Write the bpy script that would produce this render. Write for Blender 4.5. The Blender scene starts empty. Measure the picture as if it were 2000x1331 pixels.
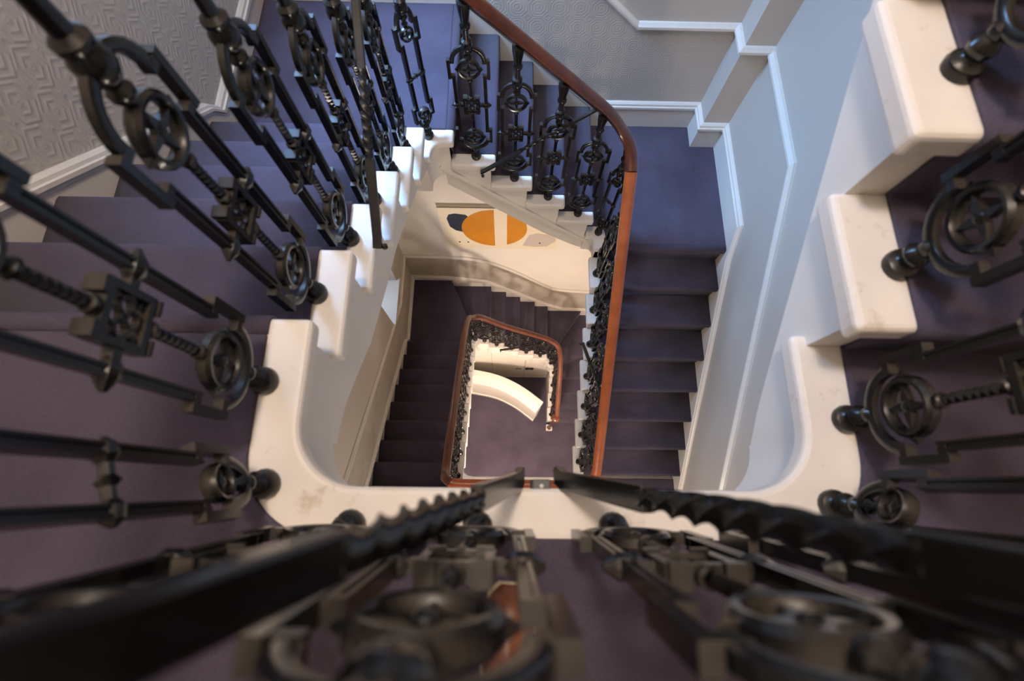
import bpy, bmesh, math, random
from mathutils import Vector, Matrix
random.seed(4)
scene = bpy.context.scene
col = scene.collection
PI = math.pi

# ------------------------------------------------------------------ camera
CAM = Vector((-0.0886, 0.00136, 0.9150))
cF = Vector((0.010084, 0.290257, -0.956896)); cU = Vector((-0.014024, 0.956891, 0.290108)); cR = Vector((0.999851, 0.010494, 0.013720))
cam_d = bpy.data.cameras.new('camera'); cam = bpy.data.objects.new('camera', cam_d); col.objects.link(cam)
m = Matrix((cR, cU, -cF)).transposed().to_4x4(); m.translation = CAM; cam.matrix_world = m
cam_d.sensor_width = 36.0; cam_d.sensor_fit = 'HORIZONTAL'; cam_d.lens = 946.37 / 2000 * 36
cam_d.clip_start = 0.008; cam_d.clip_end = 60
cam_d.dof.use_dof = True; cam_d.dof.focus_distance = 3.0; cam_d.dof.aperture_fstop = 2.8
scene.camera = cam

# ------------------------------------------------------------------ world, exposure, daylight
w = bpy.data.worlds.new('world'); scene.world = w; w.use_nodes = True
w.node_tree.nodes['Background'].inputs[0].default_value = (0.55, 0.70, 1.0, 1); w.node_tree.nodes['Background'].inputs[1].default_value = 0.6
vs = scene.view_settings
vs.view_transform = 'Standard'; vs.look = 'None'; vs.gamma = 1; vs.exposure = 0.75; vs.use_curve_mapping = False

def area(name, loc, aim, sx, sy, power, color, spread=PI):
    d = bpy.data.lights.new(name, 'AREA'); d.shape = 'RECTANGLE'; d.size = sx; d.size_y = sy; d.energy = power; d.color = color; d.spread = spread
    o = bpy.data.objects.new(name, d); col.objects.link(o); o.location = loc
    o.rotation_euler = (Vector(aim) - Vector(loc)).to_track_quat('-Z', 'Y').to_euler(); return o
# daylight falling in through the two windows of the left-hand wall
area('daylight_upper_window', (-1.64, 2.0, .95), (.15, 1.42, -1.6), 1.6, 0.75, 92, (0.30, 0.56, 1.0), 1.65)
area('daylight_lower_window', (-1.60, 1.86, -3.05), (0.2, 1.3, -4.4), 1.3, 0.45, 9, (0.60, 0.75, 1.0))

# ------------------------------------------------------------------ mesh helpers
class MB:
    def __init__(s): s.v = []; s.f = []
    def add(s, vs_, fs):
        n = len(s.v); s.v += [tuple(p) for p in vs_]; s.f += [tuple(i + n for i in f) for f in fs]; return s
    def box(s, x0, x1, y0, y1, z0, z1):
        return s.add([(x0,y0,z0),(x1,y0,z0),(x1,y1,z0),(x0,y1,z0),(x0,y0,z1),(x1,y0,z1),(x1,y1,z1),(x0,y1,z1)],
                     [(0,3,2,1),(4,5,6,7),(0,1,5,4),(1,2,6,5),(2,3,7,6),(3,0,4,7)])
    def prism(s, poly, fn, a, b):           # poly of (p,q); fn(p,q,t) -> xyz; extruded from t=a to t=b
        n = len(poly)
        return s.add([fn(p, q, a) for p, q in poly] + [fn(p, q, b) for p, q in poly],
                     [tuple(range(n-1, -1, -1)), tuple(range(n, 2*n))] + [(i, (i+1) % n, n+(i+1) % n, n+i) for i in range(n)])
    def lathe(s, prof, n=14, c=(0,0,0), axis='z'):   # prof of (z, r)
        V = []
        for z, r in prof:
            for i in range(n):
                a = 2*PI*i/n; p = (r*math.cos(a), r*math.sin(a), z)
                if axis == 'y': p = (p[0], p[2], p[1])
                if axis == 'x': p = (p[2], p[0], p[1])
                V.append((c[0]+p[0], c[1]+p[1], c[2]+p[2]))
        F = [(j*n+i, j*n+(i+1) % n, (j+1)*n+(i+1) % n, (j+1)*n+i) for j in range(len(prof)-1) for i in range(n)]
        F += [tuple(range(n-1, -1, -1)), tuple(range((len(prof)-1)*n, len(prof)*n))]
        return s.add(V, F)
    def sweep(s, path, prof, up=(0,0,1), closed=False, twist=None, scale=None):
        P = [Vector(p) for p in path]; n = len(prof); V = []; k = len(P)
        for i, p in enumerate(P):
            if closed: t = P[(i+1) % k] - P[i-1]
            else: t = P[min(i+1, k-1)] - P[max(i-1, 0)]
            t.normalize(); side = t.cross(Vector(up)); side.normalize(); u = side.cross(t)
            if twist:
                a = twist(i/(k-1)); side, u = side*math.cos(a)+u*math.sin(a), u*math.cos(a)-side*math.sin(a)
            sc = scale(i/(k-1)) if scale else (1, 1)
            V += [p + side*(a*sc[0]) + u*(b*sc[1]) for a, b in prof]
        F = [(i*n+j, i*n+(j+1) % n, ((i+1) % k)*n+(j+1) % n, ((i+1) % k)*n+j) for i in range(k if closed else k-1) for j in range(n)]
        if not closed: F += [tuple(range(n-1, -1, -1)), tuple(range((k-1)*n, k*n))]
        return s.add(V, F)
    def wall_strip(s, path, out, prof):     # moulding on a wall: path of 3D points, out = outward normal, prof (out, up)
        o = Vector(out); n = len(prof); k = len(path)
        V = [Vector(p) + o*a + Vector((0,0,b)) for p in path for a, b in prof]
        F = [(i*n+j, i*n+(j+1) % n, (i+1)*n+(j+1) % n, (i+1)*n+j) for i in range(k-1) for j in range(n)]
        F += [tuple(range(n-1, -1, -1)), tuple(range((k-1)*n, k*n))]
        return s.add(V, F)
    def mesh(s, name, mat, smooth=False):
        me = bpy.data.meshes.new(name); bm = bmesh.new()
        bv = [bm.verts.new(p) for p in s.v]
        for f in s.f:
            try: bm.faces.new([bv[i] for i in f])
            except ValueError: pass
        bmesh.ops.recalc_face_normals(bm, faces=bm.faces)
        bm.to_mesh(me); bm.free(); me.materials.append(mat)
        if smooth:
            for p in me.polygons: p.use_smooth = True
            try: me.set_sharp_from_angle(angle=math.radians(smooth if smooth is not True else 40))
            except Exception: pass
        return me
    def build(s, name, mat, parent=None, smooth=False, bevel=0, seg=2, solid=None):
        o = bpy.data.objects.new(name, s.mesh(name, mat, smooth)); col.objects.link(o)
        if parent: o.parent = parent
        if solid:
            md = o.modifiers.new('thickness', 'SOLIDIFY'); md.thickness = solid; md.offset = -1
        if bevel:
            md = o.modifiers.new('soft_edges', 'BEVEL'); md.width = bevel; md.segments = seg; md.limit_method = 'ANGLE'; md.angle_limit = math.radians(50)
        return o

def thing(name, label, cat, loc=(0,0,0), rotz=0, group=None):
    o = bpy.data.objects.new(name, None); col.objects.link(o); o.location = loc; o.rotation_euler = (0, 0, rotz); o.empty_display_size = .05
    return tag(o, label, cat, group)
def tag(o, label=None, cat=None, group=None, kind=None):
    for k, v in (('label', label), ('category', cat), ('group', group), ('kind', kind)):
        if v: o[k] = v
    return o
def copy_tree(o, parent=None):
    c = o.copy(); col.objects.link(c); c.parent = parent
    for ch in list(o.children): copy_tree(ch, c)
    return c
def fillet(pts, n=14):                        # pts: (x, y) or (x, y, radius)
    out = []; k = len(pts)
    for i, p in enumerate(pts):
        if len(p) == 2: out.append((p[0], p[1])); continue
        a = Vector(pts[i-1][:2]); b = Vector(p[:2]); c = Vector(pts[(i+1) % k][:2]); r = p[2]
        d1 = (a-b).normalized(); d2 = (c-b).normalized()
        ang = d1.angle(d2); t = r/math.tan(ang/2); p1 = b+d1*t; p2 = b+d2*t; ctr = b+(d1+d2).normalized()*(r/math.sin(ang/2))
        a1 = math.atan2(*(p1-ctr).yx); a2 = math.atan2(*(p2-ctr).yx); da = (a2-a1+PI) % (2*PI)-PI
        out += [(ctr.x+r*math.cos(a1+da*j/n), ctr.y+r*math.sin(a1+da*j/n)) for j in range(n+1)]
    return out
def smooth_path(pts, step=.03):              # Catmull-Rom
    P = [Vector(p) for p in pts]; P = [P[0]*2-P[1]] + P + [P[-1]*2-P[-2]]; out = []
    for i in range(1, len(P)-2):
        n = max(1, int((P[i+1]-P[i]).length/step))
        for j in range(n):
            t = j/n; a, b, c, d = P[i-1:i+3]
            out.append(.5*((2*b)+(c-a)*t+(2*a-5*b+4*c-d)*t*t+(3*b-a-3*c+d)*t**3))
    out.append(P[-2]); return out
XY = lambda p, q, t: (p, q, t)

# ------------------------------------------------------------------ materials
class NT:
    def __init__(s, name):
        s.m = bpy.data.materials.new(name); s.m.use_nodes = True; s.t = s.m.node_tree; s.b = s.t.nodes['Principled BSDF']
    def n(s, typ, **kw):
        nd = s.t.nodes.new(typ)
        for k, v in kw.items(): setattr(nd, k, v)
        return nd
    def put(s, sock, v):
        if isinstance(v, bpy.types.NodeSocket): s.t.links.new(v, sock)
        else: sock.default_value = v
    def math(s, op, a, b=0.0, c=0.0):
        nd = s.n('ShaderNodeMath', operation=op); s.put(nd.inputs[0], a); s.put(nd.inputs[1], b); s.put(nd.inputs[2], c); return nd.outputs[0]
    def coord(s): return s.n('ShaderNodeTexCoord').outputs['Object']
    def xyz(s, v):
        nd = s.n('ShaderNodeSeparateXYZ'); s.put(nd.inputs[0], v); return nd.outputs
    def noise(s, vec, scale, detail=4, rough=.55):
        nd = s.n('ShaderNodeTexNoise'); s.put(nd.inputs['Vector'], vec); nd.inputs['Scale'].default_value = scale
        nd.inputs['Detail'].default_value = detail; nd.inputs['Roughness'].default_value = rough; return nd.outputs['Fac']
    def ramp(s, fac, stops):
        nd = s.n('ShaderNodeValToRGB'); s.put(nd.inputs[0], fac); e = nd.color_ramp.elements
        e[0].position = stops[0][0]; e[0].color = (*stops[0][1], 1); e[1].position = stops[-1][0]; e[1].color = (*stops[-1][1], 1)
        for p, c in stops[1:-1]: x = e.new(p); x.color = (*c, 1)
        return nd.outputs[0]
    def mix(s, fac, a, b):
        nd = s.n('ShaderNodeMix', data_type='RGBA'); s.put(nd.inputs['Factor'], fac)
        s.put(nd.inputs['A'], (*a, 1) if isinstance(a, tuple) else a); s.put(nd.inputs['B'], (*b, 1) if isinstance(b, tuple) else b); return nd.outputs['Result']
    def bump(s, hgt, strength, dist=.002):
        nd = s.n('ShaderNodeBump'); s.put(nd.inputs['Height'], hgt); nd.inputs['Strength'].default_value = strength; nd.inputs['Distance'].default_value = dist
        s.t.links.new(nd.outputs[0], s.b.inputs['Normal'])
    def done(s, color, rough=.5, metal=0., spec=None, sheen=None, coat=None):
        s.put(s.b.inputs['Base Color'], (*color, 1) if isinstance(color, tuple) else color); s.put(s.b.inputs['Roughness'], rough)
        s.b.inputs['Metallic'].default_value = metal
        if spec is not None: s.b.inputs['Specular IOR Level'].default_value = spec
        if sheen: s.b.inputs['Sheen Weight'].default_value = sheen; s.b.inputs['Sheen Roughness'].default_value = .5
        if coat: s.b.inputs['Coat Weight'].default_value = coat; s.b.inputs['Coat Roughness'].default_value = .15
        return s.m
def paint(name, c, rough=.45, var=.06, scale=5.0, dirt=None):
    t = NT(name); v = t.coord(); n = t.noise(v, scale, 5)
    c2 = tuple(x*(1-var) for x in c); colr = t.ramp(n, [(.3, c2), (.7, c)])
    if dirt:
        d = t.noise(v, 13, 6, .7); f = t.math('MULTIPLY', t.math('SUBTRACT', d, .60), 5.0)
        f = t.math('MINIMUM', t.math('MAXIMUM', f, 0.0), .5); colr = t.mix(f, colr, dirt)
    t.bump(t.noise(v, 60, 3), .05, .002)
    return t.done(colr, rough)
def carpet_mat(name, c):
    t = NT(name); v = t.coord(); big = t.noise(v, 3.2, 3); fine = t.noise(v, 420, 2)
    a = t.ramp(big, [(.3, tuple(x*.80 for x in c)), (.7, tuple(x*1.15 for x in c))])
    f = t.ramp(fine, [(.25, (.72, .72, .72)), (.75, (1.2, 1.2, 1.2))])
    nd = t.n('ShaderNodeMix', data_type='RGBA', blend_type='MULTIPLY'); nd.inputs['Factor'].default_value = 1
    t.put(nd.inputs['A'], a); t.put(nd.inputs['B'], f); t.bump(fine, .5, .003)
    return t.done(nd.outputs['Result'], .95, spec=.15, sheen=.06)
def wood(name, dark, light, rough=.28):
    t = NT(name); v = t.coord(); mp = t.n('ShaderNodeMapping'); t.put(mp.inputs[0], v); mp.inputs['Scale'].default_value = (1, 1, 1)
    n1 = t.noise(mp.outputs[0], 9, 6, .6); n2 = t.noise(mp.outputs[0], 70, 3)
    f = t.math('ADD', t.math('MULTIPLY', n1, .75), t.math('MULTIPLY', n2, .25))
    return t.done(t.ramp(f, [(.35, dark), (.65, light)]), rough, coat=.5)
def iron_mat():
    t = NT('black_iron'); v = t.coord(); g = t.n('ShaderNodeNewGeometry'); nz = t.xyz(g.outputs['Normal'])[2]
    n = t.noise(g.outputs['Position'], 35, 5, .65)
    f = t.math('MULTIPLY', t.math('MAXIMUM', t.math('SUBTRACT', nz, .50), 0.0), t.math('MULTIPLY', n, 1.7)); f = t.math('MINIMUM', f, .55)
    c = t.mix(f, (.006, .006, .0062), (.062, .052, .040)); r = t.math('ADD', .20, t.math('MULTIPLY', f, .55))
    t.bump(t.noise(v, 90, 3), .12, .001)
    return t.done(c, r, 0, .45)
def wallpaper(name, c, ax, cell, hexa):      # embossed paper: concentric hexagons / octagons in low relief
    t = NT(name); s = t.xyz(t.coord()); p = s[ax]; q = s[2]
    def cellwise(o):
        pw, qh = cell
        a = t.math('ABSOLUTE', t.math('SUBTRACT', t.math('FLOORED_MODULO', t.math('ADD', p, o*pw*.5), pw), pw*.5))
        b = t.math('ABSOLUTE', t.math('SUBTRACT', t.math('FLOORED_MODULO', t.math('ADD', q, o*qh*.5), qh), qh*.5))
        if hexa: return t.math('MAXIMUM', a, t.math('ADD', t.math('MULTIPLY', a, .5), t.math('MULTIPLY', b, .62)))
        return t.math('MAXIMUM', t.math('MAXIMUM', a, b), t.math('MULTIPLY', t.math('ADD', a, b), .7071))
    d = t.math('MINIMUM', cellwise(0), cellwise(1)) if hexa else cellwise(0)
    ring = t.math('SINE', t.math('MULTIPLY', d, 2*PI/(.0175 if hexa else .016)))
    ring = t.math('POWER', t.math('ADD', t.math('MULTIPLY', ring, .5), .5), 2.0)
    h = t.math('ADD', ring, t.math('MULTIPLY', t.noise(t.coord(), 70, 3), .6)); t.bump(h, .40 if hexa else .22, .0035)
    return t.done(t.ramp(t.noise(t.coord(), 2.5, 3), [(.3, tuple(x*.95 for x in c)), (.7, c)]), .6)
def marbled(name, a, b):
    t = NT(name); n = t.noise(t.coord(), 3.5, 6, .6)
    return t.done(t.ramp(n, [(.35, a), (.65, b)]), .5)

M_STONE = paint('white_painted_stone', (.78, .735, .68), .5, .07, 6, (.45, .36, .25))
M_STRING = paint('white_painted_string', (.79, .75, .69), .5, .04, 4)
M_TRIM = paint('white_gloss_trim', (.70, .655, .59), .35, .03)
M_CARPET = carpet_mat('aubergine_carpet', (.081, .067, .097))
M_IRON = iron_mat()
M_MAHOG = wood('dark_mahogany', (.060, .014, .006), (.150, .034, .012))
M_ORANGE = wood('orange_mahogany', (.30, .062, .014), (.46, .11, .028))
M_WALLL = wallpaper('hexagon_wallpaper', (.50, .465, .42), 1, (.125, .19), True)
M_WALLF = wallpaper('octagon_wallpaper', (.47, .435, .39), 0, (.115, .115), False)
M_PLAIN = paint('pale_wall_paint', (.50, .455, .40), .55, .03, 3)
M_CREAM = paint('cream_wall_paint', (.74, .70, .63), .55, .05, 3, (.6, .5, .36))
M_MARBLE = marbled('marbled_wallpaper', (.40, .35, .29), (.52, .47, .40))
M_CEIL = paint('ceiling_white', (.75, .74, .72), .7, .02)

# ------------------------------------------------------------------ layout numbers (metres; top landing at z = 0)
h = .18
XL, XR, YF = -.476, .477, 1.62
WL, WR, WF = -1.44, 1.375, 2.52
LWL = -1.275                                    # lower storeys: thicker left-hand wall
Z2, H2, G2 = -3.42, .1443, .2055
L2, H3 = -4.72, .172
ZG = L2 - 12*H3                                 # hall floor
OV = .028                                       # nosing overhang
T = .05                                         # tread slab thickness
nosA = [(.3196+.247*k, -k*h) for k in range(6)]                 # along +y
nosB = [(-.3676+.2049*k, -(6+k)*h) for k in range(5)]           # along +x
nosC = [(-(1.5261-.2022*k), -(11+k)*h) for k in range(8)]       # along -y (s = -y)
nosA2 = [(-.005+G2*k, Z2-H2*k) for k in range(9)]
nosD = [(-(.249+.228*(k-1)), k*h) for k in range(6, 0, -1)]     # top first, along -y

MAP = {'y+': lambda s, w_, z: (w_, s, z), 'x+': lambda s, w_, z: (s, w_, z), 'y-': lambda s, w_, z: (w_, -s, z)}

# ------------------------------------------------------------------ room shell
def structure(name, mb, mat, parent=None, **kw):
    o = mb.build(name, mat, parent, **kw); o['kind'] = 'structure'; return o
W1 = (1.62, 2.38, .05, 1.80)                    # upper window: y0 y1 z0 z1
W2 = (1.62, 2.10, -3.86, -2.35)                 # lower window
def holed(mb, x0, x1, y0, y1, z0, z1, hole):
    a, b, c, d = hole
    mb.box(x0, x1, y0, a, z0, z1); mb.box(x0, x1, b, y1, z0, z1); mb.box(x0, x1, a, b, z0, c); mb.box(x0, x1, a, b, d, z1); return mb
structure('wall_left', holed(MB(), WL-.18, WL, -1.6, WF+.2, -1.95, 2.75, W1), M_WALLL)
structure('wall_left_lower', holed(MB(), WL-.18, LWL, -1.6, WF+.2, ZG, -1.95, W2), M_MARBLE)
structure('wall_far', MB().box(WL, WR, WF, WF+.2, -2.3, 2.75), M_WALLF)
structure('wall_far_lower', MB().box(LWL, WR, WF-.02, WF+.2, ZG, -2.3), M_CREAM)
structure('wall_right', MB().box(WR, WR+.2, -1.6, WF+.2, ZG, 2.75), M_PLAIN)
structure('wall_near', MB().box(WL-.18, WR+.2, -1.8, -1.6, ZG, 2.75), M_PLAIN)
structure('ceiling', MB().box(WL-.18, WR+.2, -1.8, WF+.2, 2.75, 2.9), M_CEIL)
structure('floor', MB().box(WL-.18, WR+.2, -1.8, WF+.2, ZG-.2, ZG), M_CARPET)

def glass():
    t = NT('thin_glass'); tr = t.n('ShaderNodeBsdfTransparent'); gl = t.n('ShaderNodeBsdfGlossy'); gl.inputs['Roughness'].default_value = .02
    mx = t.n('ShaderNodeMixShader'); mx.inputs[0].default_value = .06; t.t.links.new(tr.outputs[0], mx.inputs[1]); t.t.links.new(gl.outputs[0], mx.inputs[2])
    t.t.links.new(mx.outputs[0], t.t.nodes['Material Output'].inputs[0]); return t.m
M_GLASS = glass()
def window(name, x0, x1, hole):
    a, b, c, d = hole; xm = x0+.05
    mb = MB(); mb.box(xm, xm+.05, a, a+.05, c, d).box(xm, xm+.05, b-.05, b, c, d).box(xm, xm+.05, a, b, c, c+.05).box(xm, xm+.05, a, b, d-.05, d)
    fr = structure(name, mb, M_TRIM)
    MB().box(xm, xm+.045, a+.05, b-.05, (c+d)/2-.02, (c+d)/2+.02).build('meeting_rail', M_TRIM, fr)
    MB().box(xm+.005, xm+.04, (a+b)/2-.012, (a+b)/2+.012, c+.05, d-.05).build('glazing_bar', M_TRIM, fr)
    MB().box(xm, x1+.03, a-.03, b+.03, c-.02, c+.006).build('window_sill', M_TRIM, fr)
    for (p, q) in ((a+.05, (a+b)/2-.012), ((a+b)/2+.012, b-.05)):
        for (r, s_) in ((c+.05, (c+d)/2-.02), ((c+d)/2+.02, d-.05)):
            MB().box(xm+.02, xm+.024, p, q, r, s_).build('pane', M_GLASS, fr)
window('window_1', WL-.18, WL, W1); window('window_2', WL-.18, LWL, W2)

# skirtings and dado rails
SK = [(0, 0), (.010, -.002), (.020, -.012), (.022, -.026), (.030, -.030), (.030, -.046), (.018, -.052), (.018, -.066), (.014, -.07), (.014, -.36), (0, -.36)]
SKL = [(a, b if b > -.2 else -.30) for a, b in SK]
DD = [(0, .026), (.014, .024), (.022, .014), (.030, .006), (.030, -.008), (.016, -.012), (.016, -.024), (0, -.026)]
nlA = lambda y: -(y-.3196)/.247*h               # nosing line of the upper left flight
nlB = lambda x: -6*h-(x+.3676)/.2049*h
nlC = lambda y: -11*h-(1.5261-y)/.2022*h
nlA2 = lambda y: Z2-(y+.005)/G2*H2
nlB2 = lambda x: L2-H3-(x+.318)/.195*H3
baseboards = []
structure('baseboard_left', MB().wall_strip([(WL, -1.6, .16), (WL, .22, .16), (WL, 1.60, nlA(1.60)+.10), (WL, 1.66, -6*h+.17), (WL, WF, -6*h+.17)], (1, 0, 0), SK), M_TRIM)
structure('baseboard_far', MB().wall_strip([(WL, WF, -6*h+.17), (-.46, WF, -6*h+.17), (-.36, WF, nlB(-.36)+.10), (.45, WF, nlB(.45)+.075), (.50, WF, -11*h+.235), (1.21, WF, -11*h+.235)], (0, -1, 0), SK), M_TRIM)
structure('baseboard_right', MB().wall_strip([(WR, 2.36, -11*h+.235), (WR, 1.58, -11*h+.235), (WR, 1.45, nlC(1.45)+.10), (WR, .0, nlC(0)+.10), (WR, -.1, Z2+.2), (WR, -1.6, Z2+.2)], (-1, 0, 0), SK), M_TRIM)
structure('trim_1', MB().wall_strip([(WF and -.36, WF, nlB(-.36)+.72), (.626, WF, -1.18), (1.21, WF, -1.18)], (0, -1, 0), DD), M_TRIM)
structure('trim_2', MB().wall_strip([(WR, 2.36, -1.19), (WR, 1.60, -1.19), (WR, 0, nlC(0)+.87), (WR, -.2, Z2+.95), (WR, -1.6, Z2+.95)], (-1, 0, 0), DD), M_TRIM)
# the upper part of the far wall above the dado is plain pale paint
mbp = MB(); mbp.prism([(-.36, nlB(-.36)+.72), (.626, -1.18), (1.21, -1.18), (1.21, 2.7), (-.36, 2.7)], lambda p, q, t: (p, t, q), WF-.004, WF+.01)
structure('wall_far_upper', mbp, M_PLAIN)
structure('baseboard_left_lower', MB().wall_strip([(LWL, -1.6, Z2+.15), (LWL, -.1, Z2+.15), (LWL, 1.62, nlA2(1.62)+.12), (LWL, 1.68, L2+.15), (LWL, WF-.02, L2+.15)], (1, 0, 0), SKL), M_TRIM)
structure('trim_3', MB().wall_strip([(LWL, -1.6, Z2+.72), (LWL, -.1, Z2+.72), (LWL, 1.62, nlA2(1.62)+.68), (LWL, 1.9, L2+.66), (LWL, WF-.02, L2+.66)], (1, 0, 0), DD), M_TRIM)
structure('baseboard_far_lower', MB().wall_strip([(LWL, WF-.02, L2+.15), (-.85, WF-.02, L2+.13), (-.35, WF-.02, nlB2(-.35)+.17), (.468, WF-.02, nlB2(.468)+.12), (.7, WF-.02, L2-6*H3+.13), (1.2, WF-.02, L2-6*H3+.09)], (0, -1, 0), SKL), M_TRIM)
dado2 = [(LWL, L2+.66), (-.75, L2+.645), (-.40, L2+.57), (-.05, L2+.33), (.40, L2-.13), (.60, L2-.25), (1.2, L2-.33)]
dado2 = smooth_path([(a, WF-.02, b) for a, b in dado2], .08)
structure('trim_4', MB().wall_strip(dado2, (0, -1, 0), DD), M_TRIM)
mbp = MB(); pp = [(p.x, p.z) for p in dado2] + [(1.2, L2-1.3), (LWL, L2-.6)]
mbp.prism(pp, lambda p, q, t: (p, t, q), WF-.026, WF-.01); structure('wall_far_dado', mbp, M_MARBLE)
structure('wall_left_plain', MB().prism([(-1.6, Z2+.72), (-.1, Z2+.72), (1.56, nlA2(1.56)+.68), (1.56, -2.3), (-1.6, -2.3)], lambda p, q, t: (t, p, q), LWL-.01, LWL+.003), M_PLAIN)
# boxed pilaster in the far right corner
pl = structure('trim_5', MB().box(1.205, WR+.01, 2.352, WF+.01, -3.0, 2.75), M_PLAIN)
for zt, prof, nm in ((-11*h+.235, SK, 'baseboard'), (-1.18, DD, 'dado_rail')):
    pr_ = [(a, b) for a, b in prof]; pts = [(1.205, WF, zt), (1.205, 2.352, zt), (WR, 2.352, zt)]
    mb = MB(); V = []; n = len(pr_)
    for (x, y, z), (ox, oy) in zip(pts, ((-1, 0), (-1, -1), (0, -1))):
        V += [(x+ox*a, y+oy*a, z+b if z+b > -11*h else -11*h) for a, b in pr_]
    mb.add(V, [(i*n+j, i*n+(j+1) % n, (i+1)*n+(j+1) % n, (i+1)*n+j) for i in range(2) for j in range(n)] + [tuple(range(n)), tuple(range(2*n, 3*n))])
    mb.build(nm, M_TRIM, pl)

# ------------------------------------------------------------------ staircase
def flight(name, label, way, nos, zl, wall, well, carpet, soffit, bead=None, lower=None):
    """nos: nosings, first = landing above; zl = level of the landing below; soffit: list of (s, z) from top to bottom."""
    F = MAP[way]; sg = 1 if well > wall else -1; fc = well-sg*OV
    root = thing(name, label, 'staircase', F(nos[0][0], (wall+well)/2, nos[-1][1]))
    inv = Vector(root.location)
    def part(nm, mb, mat, **kw):
        mb.v = [tuple(Vector(p)-inv) for p in mb.v]; return mb.build(nm, mat, root, **kw)
    def sof(q):
        for (a, za), (b, zb) in zip(soffit, soffit[1:]):
            if a <= q <= b: return za+(zb-za)*(q-a)/(b-a)
        return soffit[0][1] if q < soffit[0][0] else soffit[-1][1]
    cols = [(soffit[0][0], nos[0][0]-OV, nos[0][1]-T-.001)] + [(a[0]-OV, b[0]-OV, b[1]-T+.002) for a, b in zip(nos, nos[1:])]
    if soffit[-1][0] > nos[-1][0]-OV+.001: cols.append((nos[-1][0]-OV, soffit[-1][0], zl-T-.001))
    mb = MB()
    for a, b, zt in cols:
        br = [a] + [q for q, _ in soffit if a+.001 < q < b-.001] + [b]
        for p, q in zip(br, br[1:]):
            mb.prism([(p, zt), (q, zt), (q, sof(q)), (p, sof(p))], lambda p_, q_, t: F(p_, t, q_), wall, fc+sg*.001)
    part('stair_body', mb, M_STRING)
    for (s0, z0), (s1, z1) in zip(nos, nos[1:]):
        mb = MB(); a, b = sorted((wall, well)); mb.prism([(s0-OV-.004, a), (s1, a), (s1, b), (s0-OV-.004, b)], lambda p, q, t: F(p, q, t), z1-T, z1)
        part('stone_step', mb, M_STONE, bevel=.012, seg=3)
    prof = []
    for i, (s, z) in enumerate(nos):
        zn = nos[i+1][1] if i+1 < len(nos) else zl
        c = .009
        prof += [(s-.035, z+c), (s-.012, z+c), (s+.002, z+.004), (s+.007, z-.008), (s+.007, z-.026), (s+.001, z-.046), (s-.012, z-.06), (s-.016, z-.075), (s-.018, zn+c)]
    mb = MB(); n = len(prof); edge = carpet
    V = [F(s, wall, z) for s, z in prof] + [F(s, edge, z) for s, z in prof]
    mb.add(V, [(i, i+1, n+i+1, n+i) for i in range(n-1)])
    me = part('carpet_runner', mb, M_CARPET, smooth=60, solid=.012)
    if bead:
        part('string_moulding', MB().sweep([F(s, fc+sg*.004, z) for s, z in bead], [(-.008, -.012), (.008, -.012), (.008, .012), (-.008, .012)]), M_STRING)
    if lower:
        part('string_apron', MB().prism(lower, lambda p, q, t: F(p, t, q), wall, fc-sg*.016), M_STRING)
    return root
def landing(name, label, poly, z, depth, carpet_poly, bodypoly=None):
    c = Vector((sum(p[0] for p in poly)/len(poly), sum(p[1] for p in poly)/len(poly), z-depth)); root = thing(name, label, 'landing', c)
    def part(nm, pts, a, b, mat, **kw):
        mb = MB().prism([(x-c.x, y-c.y) for x, y in pts], XY, a-c.z, b-c.z); return mb.build(nm, mat, root, **kw)
    part('stone_slab', fillet(poly), z-T, z, M_STONE, bevel=.012, seg=3)
    part('landing_body', fillet(bodypoly or poly), z-depth, z-T+.002, M_STRING, smooth=30)
    part('carpet', fillet(carpet_poly), z-.004, z+.009, M_CARPET, bevel=.006)
    return root
E_ = .03
landing('top_landing', 'purple-carpeted top landing edged in cream stone, under the dark iron balusters nearest the camera',
        [(WL, -1.6), (WR, -1.6), (WR, .30), (XR, .30), (XR, 0, .12), (XL, 0, .12), (XL, .3196), (WL, .3196)], 0, .282,
        [(WL, -1.6), (WR, -1.6), (WR, .285), (.572, .285), (.565, -.084, .15), (-.558, -.084, .15), (-.558, .2846), (WL, .2846)],
        [(WL, -1.6), (WR, -1.6), (WR, .105), (XR+OV, .105), (XR+OV, -OV, .13), (XL-OV, -OV, .13), (XL-OV, .3196-OV), (WL, .3196-OV)])
flight('stair_flight', 'carpeted stair flight going down from the top landing along the embossed wallpaper wall', 'y+', nosA, -6*h, WL, XL, -.558,
       [(.10, -.30), (.2, -.335), (.30, -.41), (.42, -.505), (.637, -.615), (.83, -.70), (1.05, -.83), (1.31, -1.0), (1.56, -1.20)])
landing('corner_landing', 'blue-lit carpeted corner landing at the foot of the upper left flight',
        [(WL, 1.53), (XL, 1.53), (XL, YF, .07), (nosB[0][0], YF), (nosB[0][0], WF), (WL, WF)], -6*h, .30,
        [(WL, 1.535), (-.558, 1.535), (-.556, 1.69, .06), (nosB[0][0]-.035, 1.69), (nosB[0][0]-.035, WF), (WL, WF)],
        [(WL, 1.56), (XL-OV, 1.54), (XL-OV, YF+OV, .07), (nosB[0][0]-OV, YF+OV), (nosB[0][0]-OV, WF), (WL, WF)])
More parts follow.
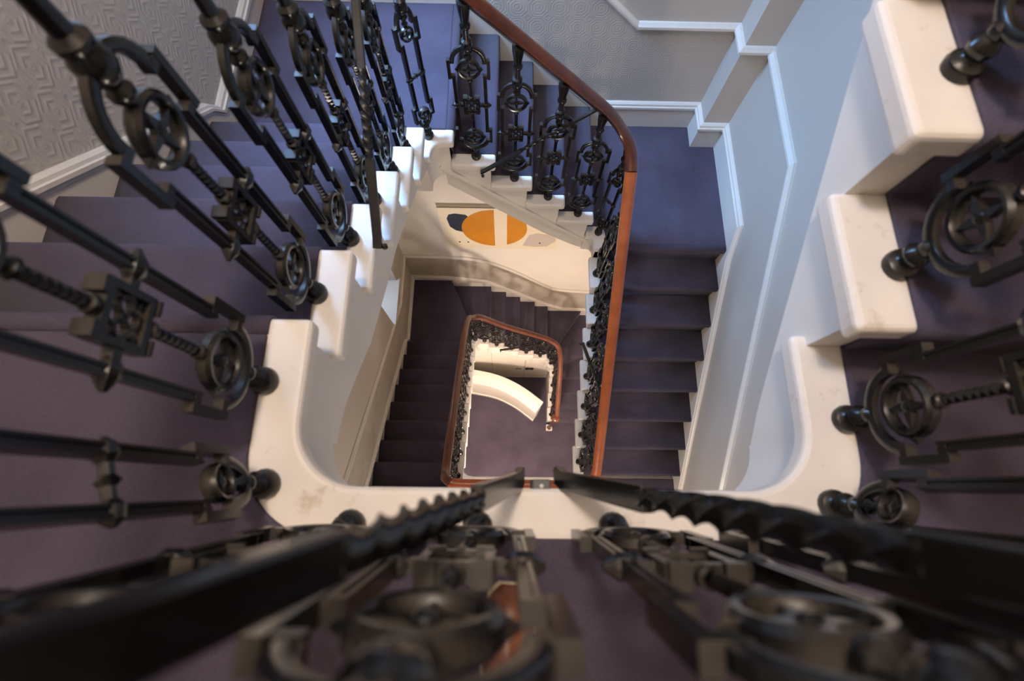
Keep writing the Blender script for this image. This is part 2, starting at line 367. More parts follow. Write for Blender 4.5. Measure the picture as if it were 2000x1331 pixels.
flight('stair_flight', 'short carpeted flight along the far wall, stepping down above the orange and navy picture', 'x+', nosB, -11*h, WF, YF, 1.692,
       [(-.43, -1.37), (-.357, -1.40), (.127, -1.83), (.38, -2.05), (.47, -2.09)],
       bead=[(-.46, -1.30), (-.357, -1.39), (.127, -1.815), (.38, -2.035), (.45, -2.085)],
       lower=[(-.44, -1.30), (-.357, -1.38), (.127, -1.80), (.45, -2.06), (.52, -2.08), (.52, -2.25), (.40, -2.21), (.30, -2.14), (.143, -2.02), (-.068, -1.83), (-.257, -1.655), (-.44, -1.49)])
landing('corner_landing', 'navy-looking carpeted corner landing beside the boxed pilaster',
        [(.43, WF), (.43, YF), (XR, YF, .045), (XR, -nosC[0][0]), (WR, -nosC[0][0]), (WR, WF)], -11*h, .24,
        [(.44, WF), (.44, 1.692), (.556, 1.69, .05), (.56, -nosC[0][0]+.035), (WR, -nosC[0][0]+.035), (WR, WF)],
        [(.43, WF), (.43, YF+OV), (XR+OV, YF+OV, .045), (XR+OV, -nosC[0][0]+OV), (WR, -nosC[0][0]+OV), (WR, WF)])
flight('stair_flight', 'long blue-lit carpeted flight between the orange handrail and the pale panelled wall', 'y-', nosC, Z2, WR, XR, .56,
       [(-1.56, -2.22), (-1.42, -2.30), (-1.0, -2.68), (-.5, -3.12), (-.2, -3.40), (-.0, -3.55)])
landing('lower_landing', 'lower landing glimpsed beneath the cream stone edge of the top landing',
        [(WL+.17, -1.6), (WR, -1.6), (WR, .09), (-.36, .09), (-.41, .098), (-.445, .12), (-.46, .155), (-.46, -.005), (LWL, -.005)], Z2, .26,
        [(LWL, -1.6), (WR, -1.6), (WR, .085), (.56, .085), (.53, .0, .04), (-.50, .0, .04), (-.535, -.04), (LWL, -.04)],
        [(LWL, -1.6), (WR, -1.6), (WR, .07), (-.36, .07), (-.40, .078), (-.425, .09), (-.45, .12), (-.47, -.03), (LWL, -.03)])
flight('stair_flight', 'dark carpeted lower flight beside the brown handrail and the marbled wallpaper', 'y+', nosA2, L2, LWL, -.46, -.535,
       [(-.03, -3.68), (.15, -3.72), (.35, -3.86), (.8, -4.2), (1.3, -4.57), (1.62, -4.85)])
flight('stair_flight', 'upward flight with cream stone step ends rising from the top landing past the pale wall', 'y-', nosD, 0, WR, XR+.001, .575,
       [(-1.45, .95), (-1.2, .70), (-1.0, .53), (-.774, .323), (-.694, .246), (-.426, 0), (-.24, -.17), (-.18, -.222), (-.10, -.279)])
landing('upper_landing', 'small carpeted landing at the head of the upward flight',
        [(XR, 1.40), (WR, 1.40), (WR, WF), (XR, WF)], 7*h, .25, [(.56, 1.40), (WR, 1.40), (WR, WF), (.56, WF)])

# lower winders: one carpeted stone step each
STEPS = []
xk = [-.318, -.125, .068, .275, .468]; ym = 1.705
land_poly = [(LWL, 1.62), (-.46, 1.62), (-.46, 1.69), (-.45, 1.70), (-.815, 2.5), (LWL, 2.5)]
STEPS.append((L2, land_poly, [(LWL, 1.62), (-.535, 1.62), (-.52, 1.86), (-.80, 2.5), (LWL, 2.5)]))
STEPS.append((L2-H3, [(-.47, 1.66), (-.43, ym), (xk[0], ym), (xk[0], 2.5), (-.85, 2.5)], [(-.50, 1.78), (-.42, 1.78), (xk[0]+.014, 1.78), (xk[0]+.014, 2.5), (-.85, 2.5)]))
for k in range(1, 5):
    STEPS.append((L2-H3*(k+1), [(xk[k-1]-.03, ym), (xk[k], ym), (xk[k], 2.5), (xk[k-1]-.03, 2.5)], [(xk[k-1]-.03, 1.78), (xk[k]+.014, 1.78), (xk[k]+.014, 2.5), (xk[k-1]-.03, 2.5)]))
STEPS.append((L2-6*H3, [(.44, ym), (.51, ym), (.535, 1.84), (.975, 2.5), (.44, 2.5)], [(.44, 1.78), (.515, 1.78), (.55, 1.83), (.995, 2.5), (.44, 2.5)]))
STEPS.append((L2-7*H3, [(.49, ym), (.55, 1.66), (.62, 1.685), (1.2, 1.98), (1.2, 2.5), (.96, 2.5), (.50, 1.82)], [(.53, 1.80), (.605, 1.665), (1.2, 1.96), (1.2, 2.5), (.96, 2.5), (.50, 1.82)]))
STEPS.append((L2-8*H3, [(.55, 1.70), (.55, 1.581), (1.2, 1.581), (1.2, 2.02), (.62, 1.72)], [(.63, 1.73), (.63, 1.567), (1.2, 1.567), (1.2, 2.02)]))
for j, (ya, yb) in enumerate(((1.60, 1.384), (1.41, 1.188), (1.21, .992))):
    STEPS.append((L2-(9+j)*H3, [(.55, ya), (.55, yb), (1.2, yb), (1.2, ya)], [(.63, ya), (.63, yb-.014), (1.2, yb-.014), (1.2, ya)]))
wr = thing('winding_stair', 'dark carpeted winding stair turning down to the hall below the brown handrail', 'staircase', (0, 1.9, ZG))
lo = Vector(wr.location)
for i, (z, ps, pc) in enumerate(STEPS):
    cx_ = sum(p[0] for p in pc)/len(pc); cy_ = sum(p[1] for p in pc)/len(pc)
    MB().prism([(x-lo.x, y-lo.y) for x, y in ps], XY, z-.24-lo.z, z-lo.z).build('stone_step', M_STONE, wr, bevel=.01, seg=2)
    pc = [(min(x, 1.2), min(y, 2.495)) for x, y in pc]
    MB().prism([(x-lo.x, y-lo.y) for x, y in pc], XY, z-.165-lo.z, z+.009-lo.z).build('carpet_tread', M_CARPET, wr, bevel=.008, seg=3)
# panelling beneath the winding stair
pts = [(-.62, L2-.2), (-.318, L2-H3-.2), (.468, L2-5*H3-.2), (.545, L2-6*H3-.2), (.545, ZG), (-.62, ZG)]
sp = MB().prism([(x, z) for x, z in pts], lambda p, q, t: (p, t, q), 1.715, 1.76).build('spandrel_panel', M_CREAM)
tag(sp, 'cream panelling closing the space under the winding stair, with a black socket', 'panelling')
MB().box(.175, .178, 1.7135, 1.716, ZG, L2-5*H3+.02).build('panel_joint', M_IRON, sp)
MB().box(-.30, -.2975, 1.7135, 1.716, ZG+.4, L2-2*H3-.2).build('panel_joint', M_IRON, sp)
MB().box(.05, .13, 1.708, 1.716, ZG+.60, ZG+.612).build('finger_slot', M_IRON, sp)
sp2 = MB().prism([(1.76, ZG), (1.76, L2-7*H3-.2), (1.60, L2-8*H3-.2), (1.0, ZG+.0), ], lambda p, q, t: (t, p, q), .553, .60).build('spandrel_panel', M_CREAM)
tag(sp2, 'narrow cream panelling under the last straight steps above the hall floor', 'panelling')
so = thing('wall_socket', 'small black socket on the cream panelling under the stair', 'socket', (.25, 1.713, ZG+.62))
MB().box(-.06, .06, -.012, 0, -.045, .045).build('face_plate', M_IRON, so, bevel=.004)
MB().box(-.02, .02, -.015, -.011, -.012, .012).build('socket_insert', paint('grey_plastic', (.25, .25, .24)), so)

# ------------------------------------------------------------------ balusters
def bar_prof(a, b): return [(-a, -b), (a, -b), (a, b), (-a, b)]
def make_baluster(narrow=False):
    r = thing('baluster', 'x', 'baluster'); hw = .034 if narrow else .066; jg = .049 if narrow else .083; rs = .60 if narrow else 1.0
    B = lambda nm, mb, p=r, sm=35: mb.build(nm, M_IRON, p, smooth=sm)
    B('base_knob', MB().lathe([(0, .025), (.010, .027), (.018, .025), (.022, .018), (.028, .015), (.036, .019), (.044, .021), (.052, .017), (.058, .012), (.064, .014), (.072, .014), (.078, .009)], 16))
    t = .0095
    for zc, sgn in ((.139, -1), (.603, 1)):
        path = [(hw*math.cos(PI*i/14), 0, zc+sgn*.066*math.sin(PI*i/14)) for i in range(15)]
        mb = MB().sweep(path, [(-.009, -.0055), (-.005, -.008), (.005, -.008), (.009, -.0055), (.009, .0055), (.005, .008), (-.005, .008), (-.009, .0055)], up=(0, 1, 0)); B('arch', mb)
    for sx in (-1, 1):
        mb = MB(); mb.sweep([(sx*hw, 0, .196), (sx*hw, 0, .534)], [(-.0075, -.009), (-.003, -.009), (-.002, -.006), (.002, -.006), (.003, -.009), (.0075, -.009), (.0075, .009), (.003, .009), (.002, .006), (-.002, .006), (-.003, .009), (-.0075, .009)], up=(0, 1, 0)); B('side_bar', mb)
        for z0, z1 in ((.123, .214), (.517, .612)):
            mb = MB(); mb.box(sx*jg-.0065, sx*jg+.0065, -.0095, .0095, z0, z1)
            for zz in (z0+.010, z1-.010): mb.box(min(sx*(hw-.008), sx*jg), max(sx*(hw-.008), sx*jg), -.0085, .0085, zz-.0065, zz+.0065)
            B('bracket_bar', mb)
    for zc in (.155, .562):
        mb = MB(); n = 24; pr_ = [(.050, -.006), (.050, .006), (.045, .012), (.039, .011), (.036, .006), (.036, -.006), (.039, -.011), (.045, -.012)]
        V = []; 
        for i in range(n):
            a = 2*PI*i/n; V += [(rs*q*math.cos(a), yy, zc+rs*q*math.sin(a)) for q, yy in pr_]
        k = len(pr_); mb.add(V, [(i*k+j, i*k+(j+1) % k, ((i+1) % n)*k+(j+1) % k, ((i+1) % n)*k+j) for i in range(n) for j in range(k)])
        for sx in (() if narrow else (-1, 1)): mb.add([(sx*.047, -.008, zc-.01), (sx*.047, .008, zc-.01), (sx*.047, .008, zc+.01), (sx*.047, -.008, zc+.01), (sx*.060, 0, zc)], [(0, 1, 2, 3), (0, 1, 4), (1, 2, 4), (2, 3, 4), (3, 0, 4)])
        ring = B('ring', mb)
        mb = MB()
        for q in range(4):
            a = PI/2*q; c, s_ = math.cos(a), math.sin(a)
            leaf = [(.0, .0), (.011, .0068), (.022, .0045), (.037, 0), (.022, -.0045), (.011, -.0068)]
            mb.prism([(rs*(x*c-y*s_), rs*(x*s_+y*c)) for x, y in leaf], lambda p, q_, t_: (p, t_, zc+q_), -.006, .006)
        mb.lathe([(-.010, .004), (-.007, .009), (.007, .009), (.010, .004)], 10, (0, 0, zc), 'y'); B('quatrefoil', mb, ring)
    zc = .365; a = .038
    if narrow:
        mb = MB(); mb.lathe([(-.050, .004), (-.042, .012), (-.028, .014), (-.020, .008), (-.006, .008), (0, .013), (.006, .008), (.020, .008), (.028, .014), (.042, .012), (.050, .004)], 10, (0, 0, zc), 'x'); B('cross_link', mb)
        for z0, z1 in ((.07, .13), (.585, .625)): B('bead_stem', MB().lathe([(z0, .008), ((z0+z1)/2-.008, .008), ((z0+z1)/2, .013), ((z0+z1)/2+.008, .008), (z1, .008)], 10))
        B('finial_neck', MB().lathe([(.622, .010), (.632, .017), (.640, .010), (.650, .018), (.660, .024), (.676, .024), (.686, .018), (.692, .022), (.700, .022), (.708, .013), (.752, .012), (.756, .020), (.764, .022), (.772, .020), (.778, .016), (.80, .019), (.83, .024), (.86, .026)], 14))
        return r
    mb = MB()
    for (x0, x1, z0, z1) in ((-a, a, -a, -a+.010), (-a, a, a-.010, a), (-a, -a+.010, -a+.010, a-.010), (a-.010, a, -a+.010, a-.010)): mb.box(x0, x1, -.010, .010, zc+z0, zc+z1)
    for sx in (-1, 1):
        for sz in (-1, 1): mb.box(sx*a*.70-.010, sx*a*.70+.010, -.0125, .0125, zc+sz*a-.004+(.004*sz), zc+sz*a+.004+(.006*sz))
    plate = B('square_plate', mb)
    mb = MB()
    for (dx, dz) in ((.0145, 0), (-.0145, 0), (0, .0145), (0, -.0145)):
        n = 12; V = []; pr_ = [(.0125, -.005), (.0125, .005), (.0092, .005), (.0092, -.005)]
        for i in range(n):
            an = 2*PI*i/n; V += [(dx+q*math.cos(an), yy, zc+dz+q*math.sin(an)) for q, yy in pr_]
        mb.add(V, [(i*4+j, i*4+(j+1) % 4, ((i+1) % n)*4+(j+1) % 4, ((i+1) % n)*4+j) for i in range(n) for j in range(4)])
    for sx in (-1, 1):
        for sz in (-1, 1): mb.sweep([(sx*.0185, 0, zc+sz*.0185), (sx*.030, 0, zc+sz*.030)], bar_prof(.003, .0045), up=(0, 1, 0))
    B('lattice', mb, plate)
    for sx in (-1, 1):
        mb = MB(); mb.box(min(sx*.036, sx*.058), max(sx*.036, sx*.058), -.007, .007, zc-.007, zc+.007)
        mb.lathe([(-.024, .004), (-.014, .010), (-.008, .014), (.008, .014), (.014, .010), (.024, .004)], 8, (sx*.066, 0, zc), 'x'); B('side_link', mb)
    for z0, z1 in ((.203, .330), (.400, .514)):
        mb = MB(); path = [(0, 0, z0+(z1-z0)*i/20) for i in range(21)]
        mb.sweep(path, bar_prof(.0062, .0062), up=(0, 1, 0), twist=lambda q: q*5*PI)
        for zz in (z0+.012, z1-.012): mb.lathe([(zz-.006, .008), (zz-.003, .012), (zz+.003, .012), (zz+.006, .008)], 10)
        B('twisted_spindle', mb)
    B('finial_neck', MB().lathe([(.606, .012), (.614, .010), (.622, .016), (.630, .017), (.638, .010), (.648, .018), (.660, .024), (.676, .024), (.686, .018), (.692, .022), (.700, .022), (.708, .013), (.752, .012), (.756, .020), (.764, .022), (.772, .020), (.778, .016), (.80, .019), (.83, .024), (.86, .026)], 14))
    return r
protos = {}
def baluster(x, y, z, rz, label, group, narrow=False):
    if narrow not in protos: o = protos[narrow] = make_baluster(narrow)
    else: o = copy_tree(protos[narrow])
    o.location = (x, y, z); o.rotation_euler = (0, 0, rz); o['label'] = label; o['group'] = group; return o
ORD = ['first', 'second', 'third', 'fourth', 'fifth', 'sixth', 'seventh', 'eighth', 'ninth']
g1 = 'black iron balusters of the upper left flight'
baluster(-.548, .19, 0, PI/2, 'black iron baluster on the top landing edge, just before the left flight begins', g1)
for k in range(1, 6):
    baluster(-.548, .3196+.247*(k-.5), -k*h, PI/2, f'black iron baluster on the {ORD[k-1]} step below the top landing, embossed wall flight', g1)
baluster(-.488, 1.652, -6*h, PI/4, 'narrow black iron baluster on the curved corner between left flight and far flight', g1, True)
g2 = 'black iron balusters of the far flight'
for k in range(1, 5): baluster(-.3676+.2049*(k-.5), 1.675, -(6+k)*h, 0, f'black iron baluster on the {ORD[k-1]} step of the far flight above the picture', g2)
g3 = 'black iron balusters of the long blue flight'
baluster(.512, 1.644, -11*h, -PI/4, 'narrow black iron baluster on the curved corner beside the orange handrail joint', g3, True)
for k in range(1, 8): baluster(.522, 1.5261-.2022*(k-.5), -(11+k)*h, PI/2, f'black iron baluster on the {ORD[k-1]} step down beside the orange handrail', g3)
g4 = 'black iron balusters nearest the camera'
for x, n in zip((-.358, -.136, .102, .327), ('leftmost', 'second from left', 'third from left', 'rightmost')):
    b_ = baluster(x, -.064, 0, 0, f'blurred dusty iron baluster on the near landing edge, {n}', g4)
    b_.rotation_euler = (.030, 0, 0); b_.scale = (1, 1, 1.03)
baluster(-.517, .003, 0, PI/2+.35, 'narrow black iron baluster at the rounded left corner of the top landing', g4, True)
baluster(.500, -.022, 0, PI/2-.35, 'narrow black iron baluster at the rounded right corner of the top landing', g4, True)
g5 = 'black iron balusters of the upward flight'
baluster(.553, .131, 0, PI/2, 'black iron baluster at the foot of the upward flight, on the landing', g5)
for k in range(1, 4): baluster(.563, .249+.228*(k-.5), k*h, PI/2, f'black iron baluster on the {ORD[k-1]} step of the upward flight', g5)
g6 = 'black iron balusters of the lower flights'
for k in range(1, 9): baluster(-.51, -.005+G2*(k-.5), Z2-k*H2, PI/2, f'small dark baluster on the {ORD[k-1]} step of the dark lower flight', g6)
baluster(0, .03, Z2, 0, 'small dark baluster on the lower landing, glimpsed between the two braces', g6)
baluster(-.475, 1.715, L2, PI/4, 'small dark baluster at the bend of the brown lower handrail', g6, True)
xs = [-.42] + xk
for k in range(5): baluster((xs[k]+xs[k+1])/2, 1.755, L2-H3*(k+1), 0, f'small dark baluster on the {ORD[k]} step of the winding stair', g6)
baluster(.545, 1.72, L2-6.6*H3, -PI/4, 'small dark baluster where the lower handrail bends toward the hall', g6)
for k, y in enumerate((1.62, 1.48, 1.29, 1.09)): baluster(.60, y, L2-(8 if k == 0 else 7+k+.5 if k == 0 else 7+k+1)*H3 if k else L2-7.6*H3, PI/2, f'small dark baluster on the {ORD[k]} of the last steps above the hall', g6)

# ------------------------------------------------------------------ handrails
RP = []
for i in range(16):
    a = 2*PI*i/16; x = .033*math.cos(a); y = .026*math.sin(a)
    if y < -.004: x *= .80 if y > -.018 else .62
    RP.append((x, y))
RH = .893
def rail(name, label, pts, mat):
    path = smooth_path(pts, .025); root = thing(name, label, 'handrail', path[0])
    o = Vector(path[0]); P = [p-o for p in path]
    MB().sweep(P, RP).build('wooden_grip', mat, root, smooth=50)
    MB().sweep([p-Vector((0, 0, .030)) for p in P], bar_prof(.012, .005)).build('iron_core_bar', M_IRON, root)
    return root
railA = lambda y: nlA(y)-.5*h+RH
railB = lambda x: nlB(x)-.5*h+RH
railC = lambda y: nlC(y)-.5*h+RH
zs = RH
up_pts = [(.60, 1.4, 6.2*h+RH-.1), (.585, .9, 3.4*h+RH), (.57, .5, 1.6*h+RH), (.56, .25, .45*h+RH), (.55, .12, RH+.01), (.525, .0, RH), (.45, -.06, RH), (.3, -.066, RH), (0, -.066, RH), (-.3, -.066, RH)]
rail('handrail', 'mahogany handrail over the near balusters, rising along the upward flight', up_pts, M_MAHOG)
a_pts = [(-.3, -.066, RH), (-.46, -.058, RH), (-.53, .0, RH), (-.548, .10, RH), (-.548, .25, RH-.06), (-.548, .45, railA(.45)), (-.548, .9, railA(.9)), (-.548, 1.3, railA(1.3)), (-.546, 1.5, railA(1.5)), (-.515, 1.63, railA(1.60)-.02), (-.44, 1.672, railB(-.44)+.02), (-.30, 1.678, railB(-.30)), (.0, 1.678, railB(0)), (.25, 1.678, railB(.25)), (.38, 1.676, railB(.38)-.005), (.465, 1.662, -1.045), (.513, 1.61, -1.11), (.524, 1.53, -1.165)]
rail('handrail', 'dark mahogany handrail along the far flight, ending in a curve at the corner', a_pts, M_MAHOG)
c_pts = [(.524, 1.53, -1.165), (.525, 1.42, railC(1.42)), (.525, 1.0, railC(1.0)), (.525, .5, railC(.5)), (.525, .2, railC(.2)), (.52, .09, railC(.09)), (.49, .035, Z2+RH+.02), (.42, .02, Z2+RH), (0, .02, Z2+RH), (-.40, .02, Z2+RH), (-.46, .03, Z2+RH)]
rail('handrail', 'glossy orange wooden handrail beside the long blue-lit flight', c_pts, M_ORANGE)
rA2 = lambda y: nlA2(y)-.5*H2+RH
rB2 = lambda x: nlB2(x)-.5*H3+RH+H3*.0
M_BROWN = wood('brown_mahogany', (.075, .019, .008), (.16, .042, .017))
d_pts = [(-.46, .03, Z2+RH), (-.50, .06, Z2+RH-.02), (-.515, .12, rA2(.12)), (-.515, .6, rA2(.6)), (-.51, 1.2, rA2(1.2)), (-.505, 1.5, rA2(1.5)), (-.49, 1.65, rA2(1.62)-.04), (-.44, 1.715, L2+RH-.09), (-.36, 1.735, L2+RH-.15), (-.1, 1.745, rB2(-.1)-.02), (.2, 1.745, rB2(.2)-.02), (.42, 1.735, rB2(.42)-.01), (.54, 1.68, L2-5.9*H3+RH), (.59, 1.58, L2-6.9*H3+RH), (.60, 1.42, L2-7.9*H3+RH), (.60, 1.1, L2-9.6*H3+RH), (.60, .93, L2-10.5*H3+RH)]
rail('handrail', 'brown wooden handrail winding down the lower flights to the hall', d_pts, M_BROWN)
nw = thing('newel_post', 'small wooden newel post at the foot of the stair on the hall carpet', 'newel post', (.585, .90, ZG))
nz = L2-10.6*H3+RH-ZG
MB().box(-.045, .045, -.045, .045, 0, .12).build('base_block', M_STONE, nw, bevel=.006)
MB().lathe([(.12, .04), (.16, .026), (.3, .022), (.5, .03), (.7, .024), (nz-.12, .02), (nz-.05, .034), (nz-.03, .03)], 14).build('turned_post', M_BROWN, nw, smooth=50)
MB().lathe([(nz-.03, .03), (nz-.01, .055), (nz+.01, .062), (nz+.03, .055), (nz+.04, .03), (nz+.042, .012)], 16).build('scroll_cap', M_BROWN, nw, smooth=50)

# ------------------------------------------------------------------ twisted iron braces
def brace(label, p0, p1, out, size=.012, turns=5, hook=0):
    p0 = Vector(p0); p1 = Vector(p1); out = Vector(out); root = thing('iron_brace', label, 'brace', p0)
    d = p1-p0; n = 70
    MB().sweep(([out*.010+Vector((0, 0, -.022)), out*.010] if hook else [d*-.02]) + [d*.03+out*.002, d*.37], bar_prof(size*.62, size*1.3), up=out+Vector((.01, .02, .03))).build('flat_foot', M_IRON, root, bevel=.002)
    path = [d*(.36+.37*i/n) for i in range(n+1)]
    q = size*.95; sec_ = [(q, q*.86), (q*.86, q), (0, q*.80), (-q*.86, q), (-q, q*.86), (-q*.80, 0), (-q, -q*.86), (-q*.86, -q), (0, -q*.80), (q*.86, -q), (q, -q*.86), (q*.80, 0)]
    MB().sweep(path, sec_, up=out, twist=lambda q_: q_*turns*PI, scale=lambda q_: (.8+.3*math.sin(PI*q_), .8+.3*math.sin(PI*q_))).build('twisted_bar', M_IRON, root, smooth=60)
    MB().sweep([d*.72, d], bar_prof(size*.65, size*1.1), up=out).build('upper_bar', M_IRON, root, bevel=.003)
    MB().lathe([(-.006, .009), (.003, .009), (.007, .005)], 8, tuple(out*.018+Vector((0, 0, -.012)))).build('bolt_head', M_IRON, root)
    return root
brace('twisted black brace leaning from the landing edge up toward lower left, nearest the camera', (-.060, .012, -.03), (-.232, -.055, .862), (0, 1, 0), .0128, 4, 1)
brace('twisted black brace leaning from the landing edge up toward the right, nearest the camera', (.012, .014, -.03), (.205, -.052, .862), (0, 1, 0), .0128, 4, 1)
brace('slender twisted brace rising from the left flight beside its second step', (XL+.014, .66, -.33), (-.482, 1.18, .0), (1, 0, 0), .010, 4)
brace('diagonal black brace across the balusters of the far flight', (-.230, YF-.012, -1.29), (.315, 1.672, -.90), (0, -1, 0), .009, 3)
brace('black brace crossing the balusters beside the orange handrail', (XR-.006, 1.02, -2.50), (.522, .50, -2.07), (-1, 0, 0), .009, 3)
brace('tiny dark brace under the bend of the lower brown handrail', (-.17, ym-.012, L2-2*H3-.02), (.32, 1.735, L2-4*H3+.42), (0, -1, 0), .010, 6)
bk = thing('brace_bracket', 'small grey metal bracket between the feet of the two near braces', 'bracket', (-.022, .004, -.06))
MB().box(-.017, .017, -.03, .012, -.05, .05).build('bracket_plate', paint('grey_iron', (.09, .088, .085), .5), bk, bevel=.003)
MB().lathe([(0, .004), (.004, .004), (.006, .002)], 8, (0, 0, .05)).build('bracket_screw', M_TRIM, bk)

# ------------------------------------------------------------------ picture on the far wall
YP = WF-.02
pc = thing('wall_picture', 'pale abstract picture with an orange disc and navy blob on the lower far wall', 'picture', (-.17, YP, -3.4))
def at(x, z): return (x+.17, z+3.4)
MB().box(at(-.757, 0)[0], at(.42, 0)[0], -.035, 0, at(0, -3.80)[1], at(0, -3.0)[1]).build('canvas', paint('picture_ground', (.74, .66, .50), .6, .05, 3, (.55, .45, .25)), pc)
def inlay(nm, poly, mat, d): MB().prism([at(*p) for p in poly], lambda p, q, t: (p, t, q), -.035-d, -.034).build(nm, mat, pc)
disc = [(-.23+.325*math.cos(a), -3.385+.345*math.sin(a)) for a in [2*PI*i/64 for i in range(64)]]
inlay('navy_blob', [(-.685, -3.20), (-.66, -3.13), (-.60, -3.11), (-.50, -3.13), (-.44, -3.22), (-.45, -3.42), (-.54, -3.455), (-.62, -3.42), (-.67, -3.35)], paint('navy_print', (.012, .02, .045), .6), .001)
M_DISC = paint('orange_print', (.62, .235, .004), .55, .25, 4)
inlay('orange_half_disc', [p for p in disc if p[0] <= -.222], M_DISC, .0018)
right = [p for p in disc if p[0] >= -.116]; right = sorted([p for p in right if p[1] < -3.385], key=lambda p: p[0]) + sorted([p for p in right if p[1] >= -3.385], key=lambda p: -p[0])
inlay('orange_half_disc', right, M_DISC, .0018)
inlay('beige_patch', [(.06, -3.72), (.12, -3.50), (.20, -3.46), (.40, -3.50), (.40, -3.62), (.32, -3.73), (.2, -3.745)], paint('beige_print', (.52, .45, .40), .6), .001)
for x in (-.60, -.51, .24): MB().lathe([(0, .010), (.003, .010), (.004, .006)], 8, (at(x, 0)[0], -.037, at(0, -3.66)[1]), 'y').build('eyelet', M_IRON, pc)
inlay('top_shadow_strip', [(-.757, -3.0), (-.757, -3.012), (.42, -3.012), (.42, -3.0)], paint('painted_shadow_brown', (.20, .16, .12), .6), .003)  # shadow line along the canvas top, painted as a thin brown strip

# ------------------------------------------------------------------ curved counter in the hall
ct = thing('curved_counter', 'white curved counter with a moulded top standing on the hall carpet', 'counter', (0, 1.2, ZG))
def counter_pts(off):
    base = [(-1.15, 1.40), (-.80, 1.43), (-.523, 1.400), (-.224, 1.330), (.06, 1.190), (.326, .995)]
    P = smooth_path([(x, y-1.2, 0) for x, y in base], .06); out = []
    for i, p in enumerate(P):
        t = (P[min(i+1, len(P)-1)]-P[max(i-1, 0)]).normalized(); out.append((p.x-t.y*off, p.y+t.x*off))
    return out
def band(o0, o1, z0, z1, nm, mat, bev=.006):
    MB().prism(counter_pts(o0) + counter_pts(o1)[::-1], XY, z0, z1).build(nm, mat, ct, bevel=bev)
M_CTR = paint('counter_white', (.80, .77, .71), .45, .05, 4, (.6, .5, .38))
band(.02, .13, 0, 1.02, 'counter_wall', M_CTR); band(-.01, .08, .93, 1.03, 'counter_ledge', M_CTR, .012); band(.062, .165, 1.0, 1.11, 'counter_top', M_CTR, .012); band(.008, .03, .0, .10, 'plinth', M_CTR)

# ------------------------------------------------------------------ photographer's shoe between the near balusters
sh = thing('leather_shoe', 'brown leather shoe with pale welt poking toward the near balusters', 'shoe', (-.086, -.30, .009), math.radians(-4))
M_LEA = wood('brown_leather', (.13, .036, .012), (.26, .075, .024), .38); M_WELT = paint('pale_welt', (.45, .36, .25), .6)
sec = [(-.145, .030), (-.12, .037), (-.07, .038), (-.02, .036), (.03, .042), (.075, .047), (.11, .044), (.135, .037), (.150, .022)]
outl = [(w_, y) for y, w_ in sec] + [(-w_, y) for y, w_ in sec[::-1]]
MB().prism(outl, XY, 0, .014).build('sole', M_WELT, sh, bevel=.003)
mb = MB(); n = 16; V = []; hts = [.075, .085, .088, .082, .066, .052, .044, .036, .024]
for (y, w_), ht in zip(sec, hts):
    for i in range(n):
        a = 2*PI*i/n; V.append(((w_-.005)*math.cos(a), y-.004, .014+max(0, math.sin(a))**.7*(ht-.014) if math.sin(a) > 0 else .012))
mb.add(V, [(j*n+i, j*n+(i+1) % n, (j+1)*n+(i+1) % n, (j+1)*n+i) for j in range(len(sec)-1) for i in range(n)] + [tuple(range(n)), tuple(range((len(sec)-1)*n, len(sec)*n))])
up = mb.build('upper', M_LEA, sh, smooth=60)
MB().sweep([(.042*math.cos(a), .092-.018*abs(math.sin(a))*0+.006*math.sin(a), .016+.036*math.sin(a)) for a in [PI*i/12 for i in range(13)]], bar_prof(.0015, .0015), up=(0, 1, 0)).build('toe_cap_seam', M_MAHOG, up)
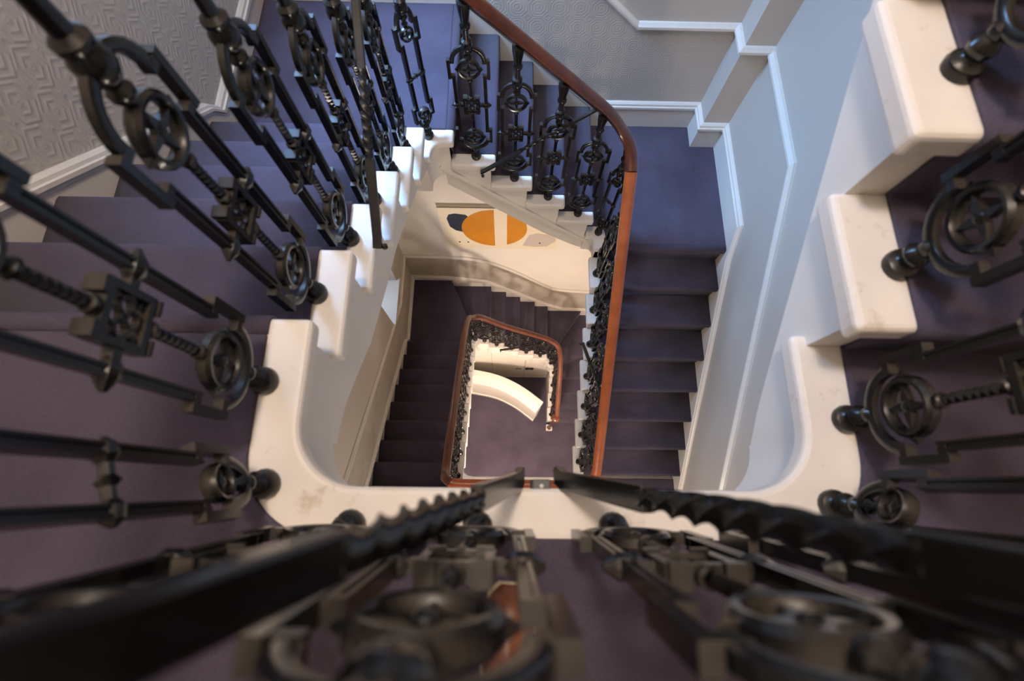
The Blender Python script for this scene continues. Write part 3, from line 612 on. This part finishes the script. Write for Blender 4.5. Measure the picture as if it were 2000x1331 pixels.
for yy, zz in ((.02, .070), (-.005, .079), (-.03, .085)): MB().sweep([(-.022, yy, zz-.006), (0, yy+.003, zz+.002), (.022, yy, zz-.006)], bar_prof(.003, .002)).build('lace', M_MAHOG, sh)

# ------------------------------------------------------------------ lamps (all on ceilings / soffits outside the picture)
def ceiling_lamp(label, loc, power, color, r=.13):
    o = thing('ceiling_lamp', label, 'lamp', loc)
    MB().lathe([(0, r*.7), (-.02, r*.75), (-.03, r*.5)], 20).build('lamp_base', M_TRIM, o, smooth=50)
    t = NT('lamp_glass'); t.b.inputs['Emission Color'].default_value = (*color, 1); t.b.inputs['Emission Strength'].default_value = 3; mt = t.done((.8, .8, .75), .4)
    MB().lathe([(-.03, r*.5), (-.04, r), (-.08, r*.95), (-.11, r*.6), (-.12, r*.1)], 20).build('lamp_shade', mt, o, smooth=60)
    d = bpy.data.lights.new('lamp_light', 'POINT'); d.energy = power; d.color = color; d.shadow_soft_size = r
    l = bpy.data.objects.new('lamp_light', d); col.objects.link(l); l.parent = o; l.location = (0, 0, -.27)
WARM = (1.0, .82, .68)
ceiling_lamp('round ceiling lamp high above the open stairwell', (-.25, .55, 2.75), 64, WARM)
ceiling_lamp('round ceiling lamp over the hall floor', (0, -.55, Z2-.26), 135, (1.0, .80, .67))
def wall_lamp(label, loc, power, color):
    o = thing('wall_lamp', label, 'lamp', loc)
    MB().box(-.06, .06, -.02, .02, -.10, .10).build('back_plate', M_TRIM, o, bevel=.01)
    t = NT('sconce_glass'); t.b.inputs['Emission Color'].default_value = (*color, 1); t.b.inputs['Emission Strength'].default_value = 3; mt = t.done((.8, .8, .75), .4)
    MB().lathe([(-.09, .04), (-.08, .06), (.06, .085), (.07, .08)], 18, (0, .11, 0)).build('lamp_shade', mt, o, smooth=60)
    MB().box(-.01, .01, .015, .08, -.01, .01).build('lamp_arm', M_TRIM, o)
    d = bpy.data.lights.new('lamp_light', 'POINT'); d.energy = power; d.color = color; d.shadow_soft_size = .08
    l = bpy.data.objects.new('lamp_light', d); col.objects.link(l); l.parent = o; l.location = (0, .26, .02)
wall_lamp('glass wall lamp on the near wall of the lower landing', (.25, -1.575, -2.65), 36, (1.0, .86, .73))
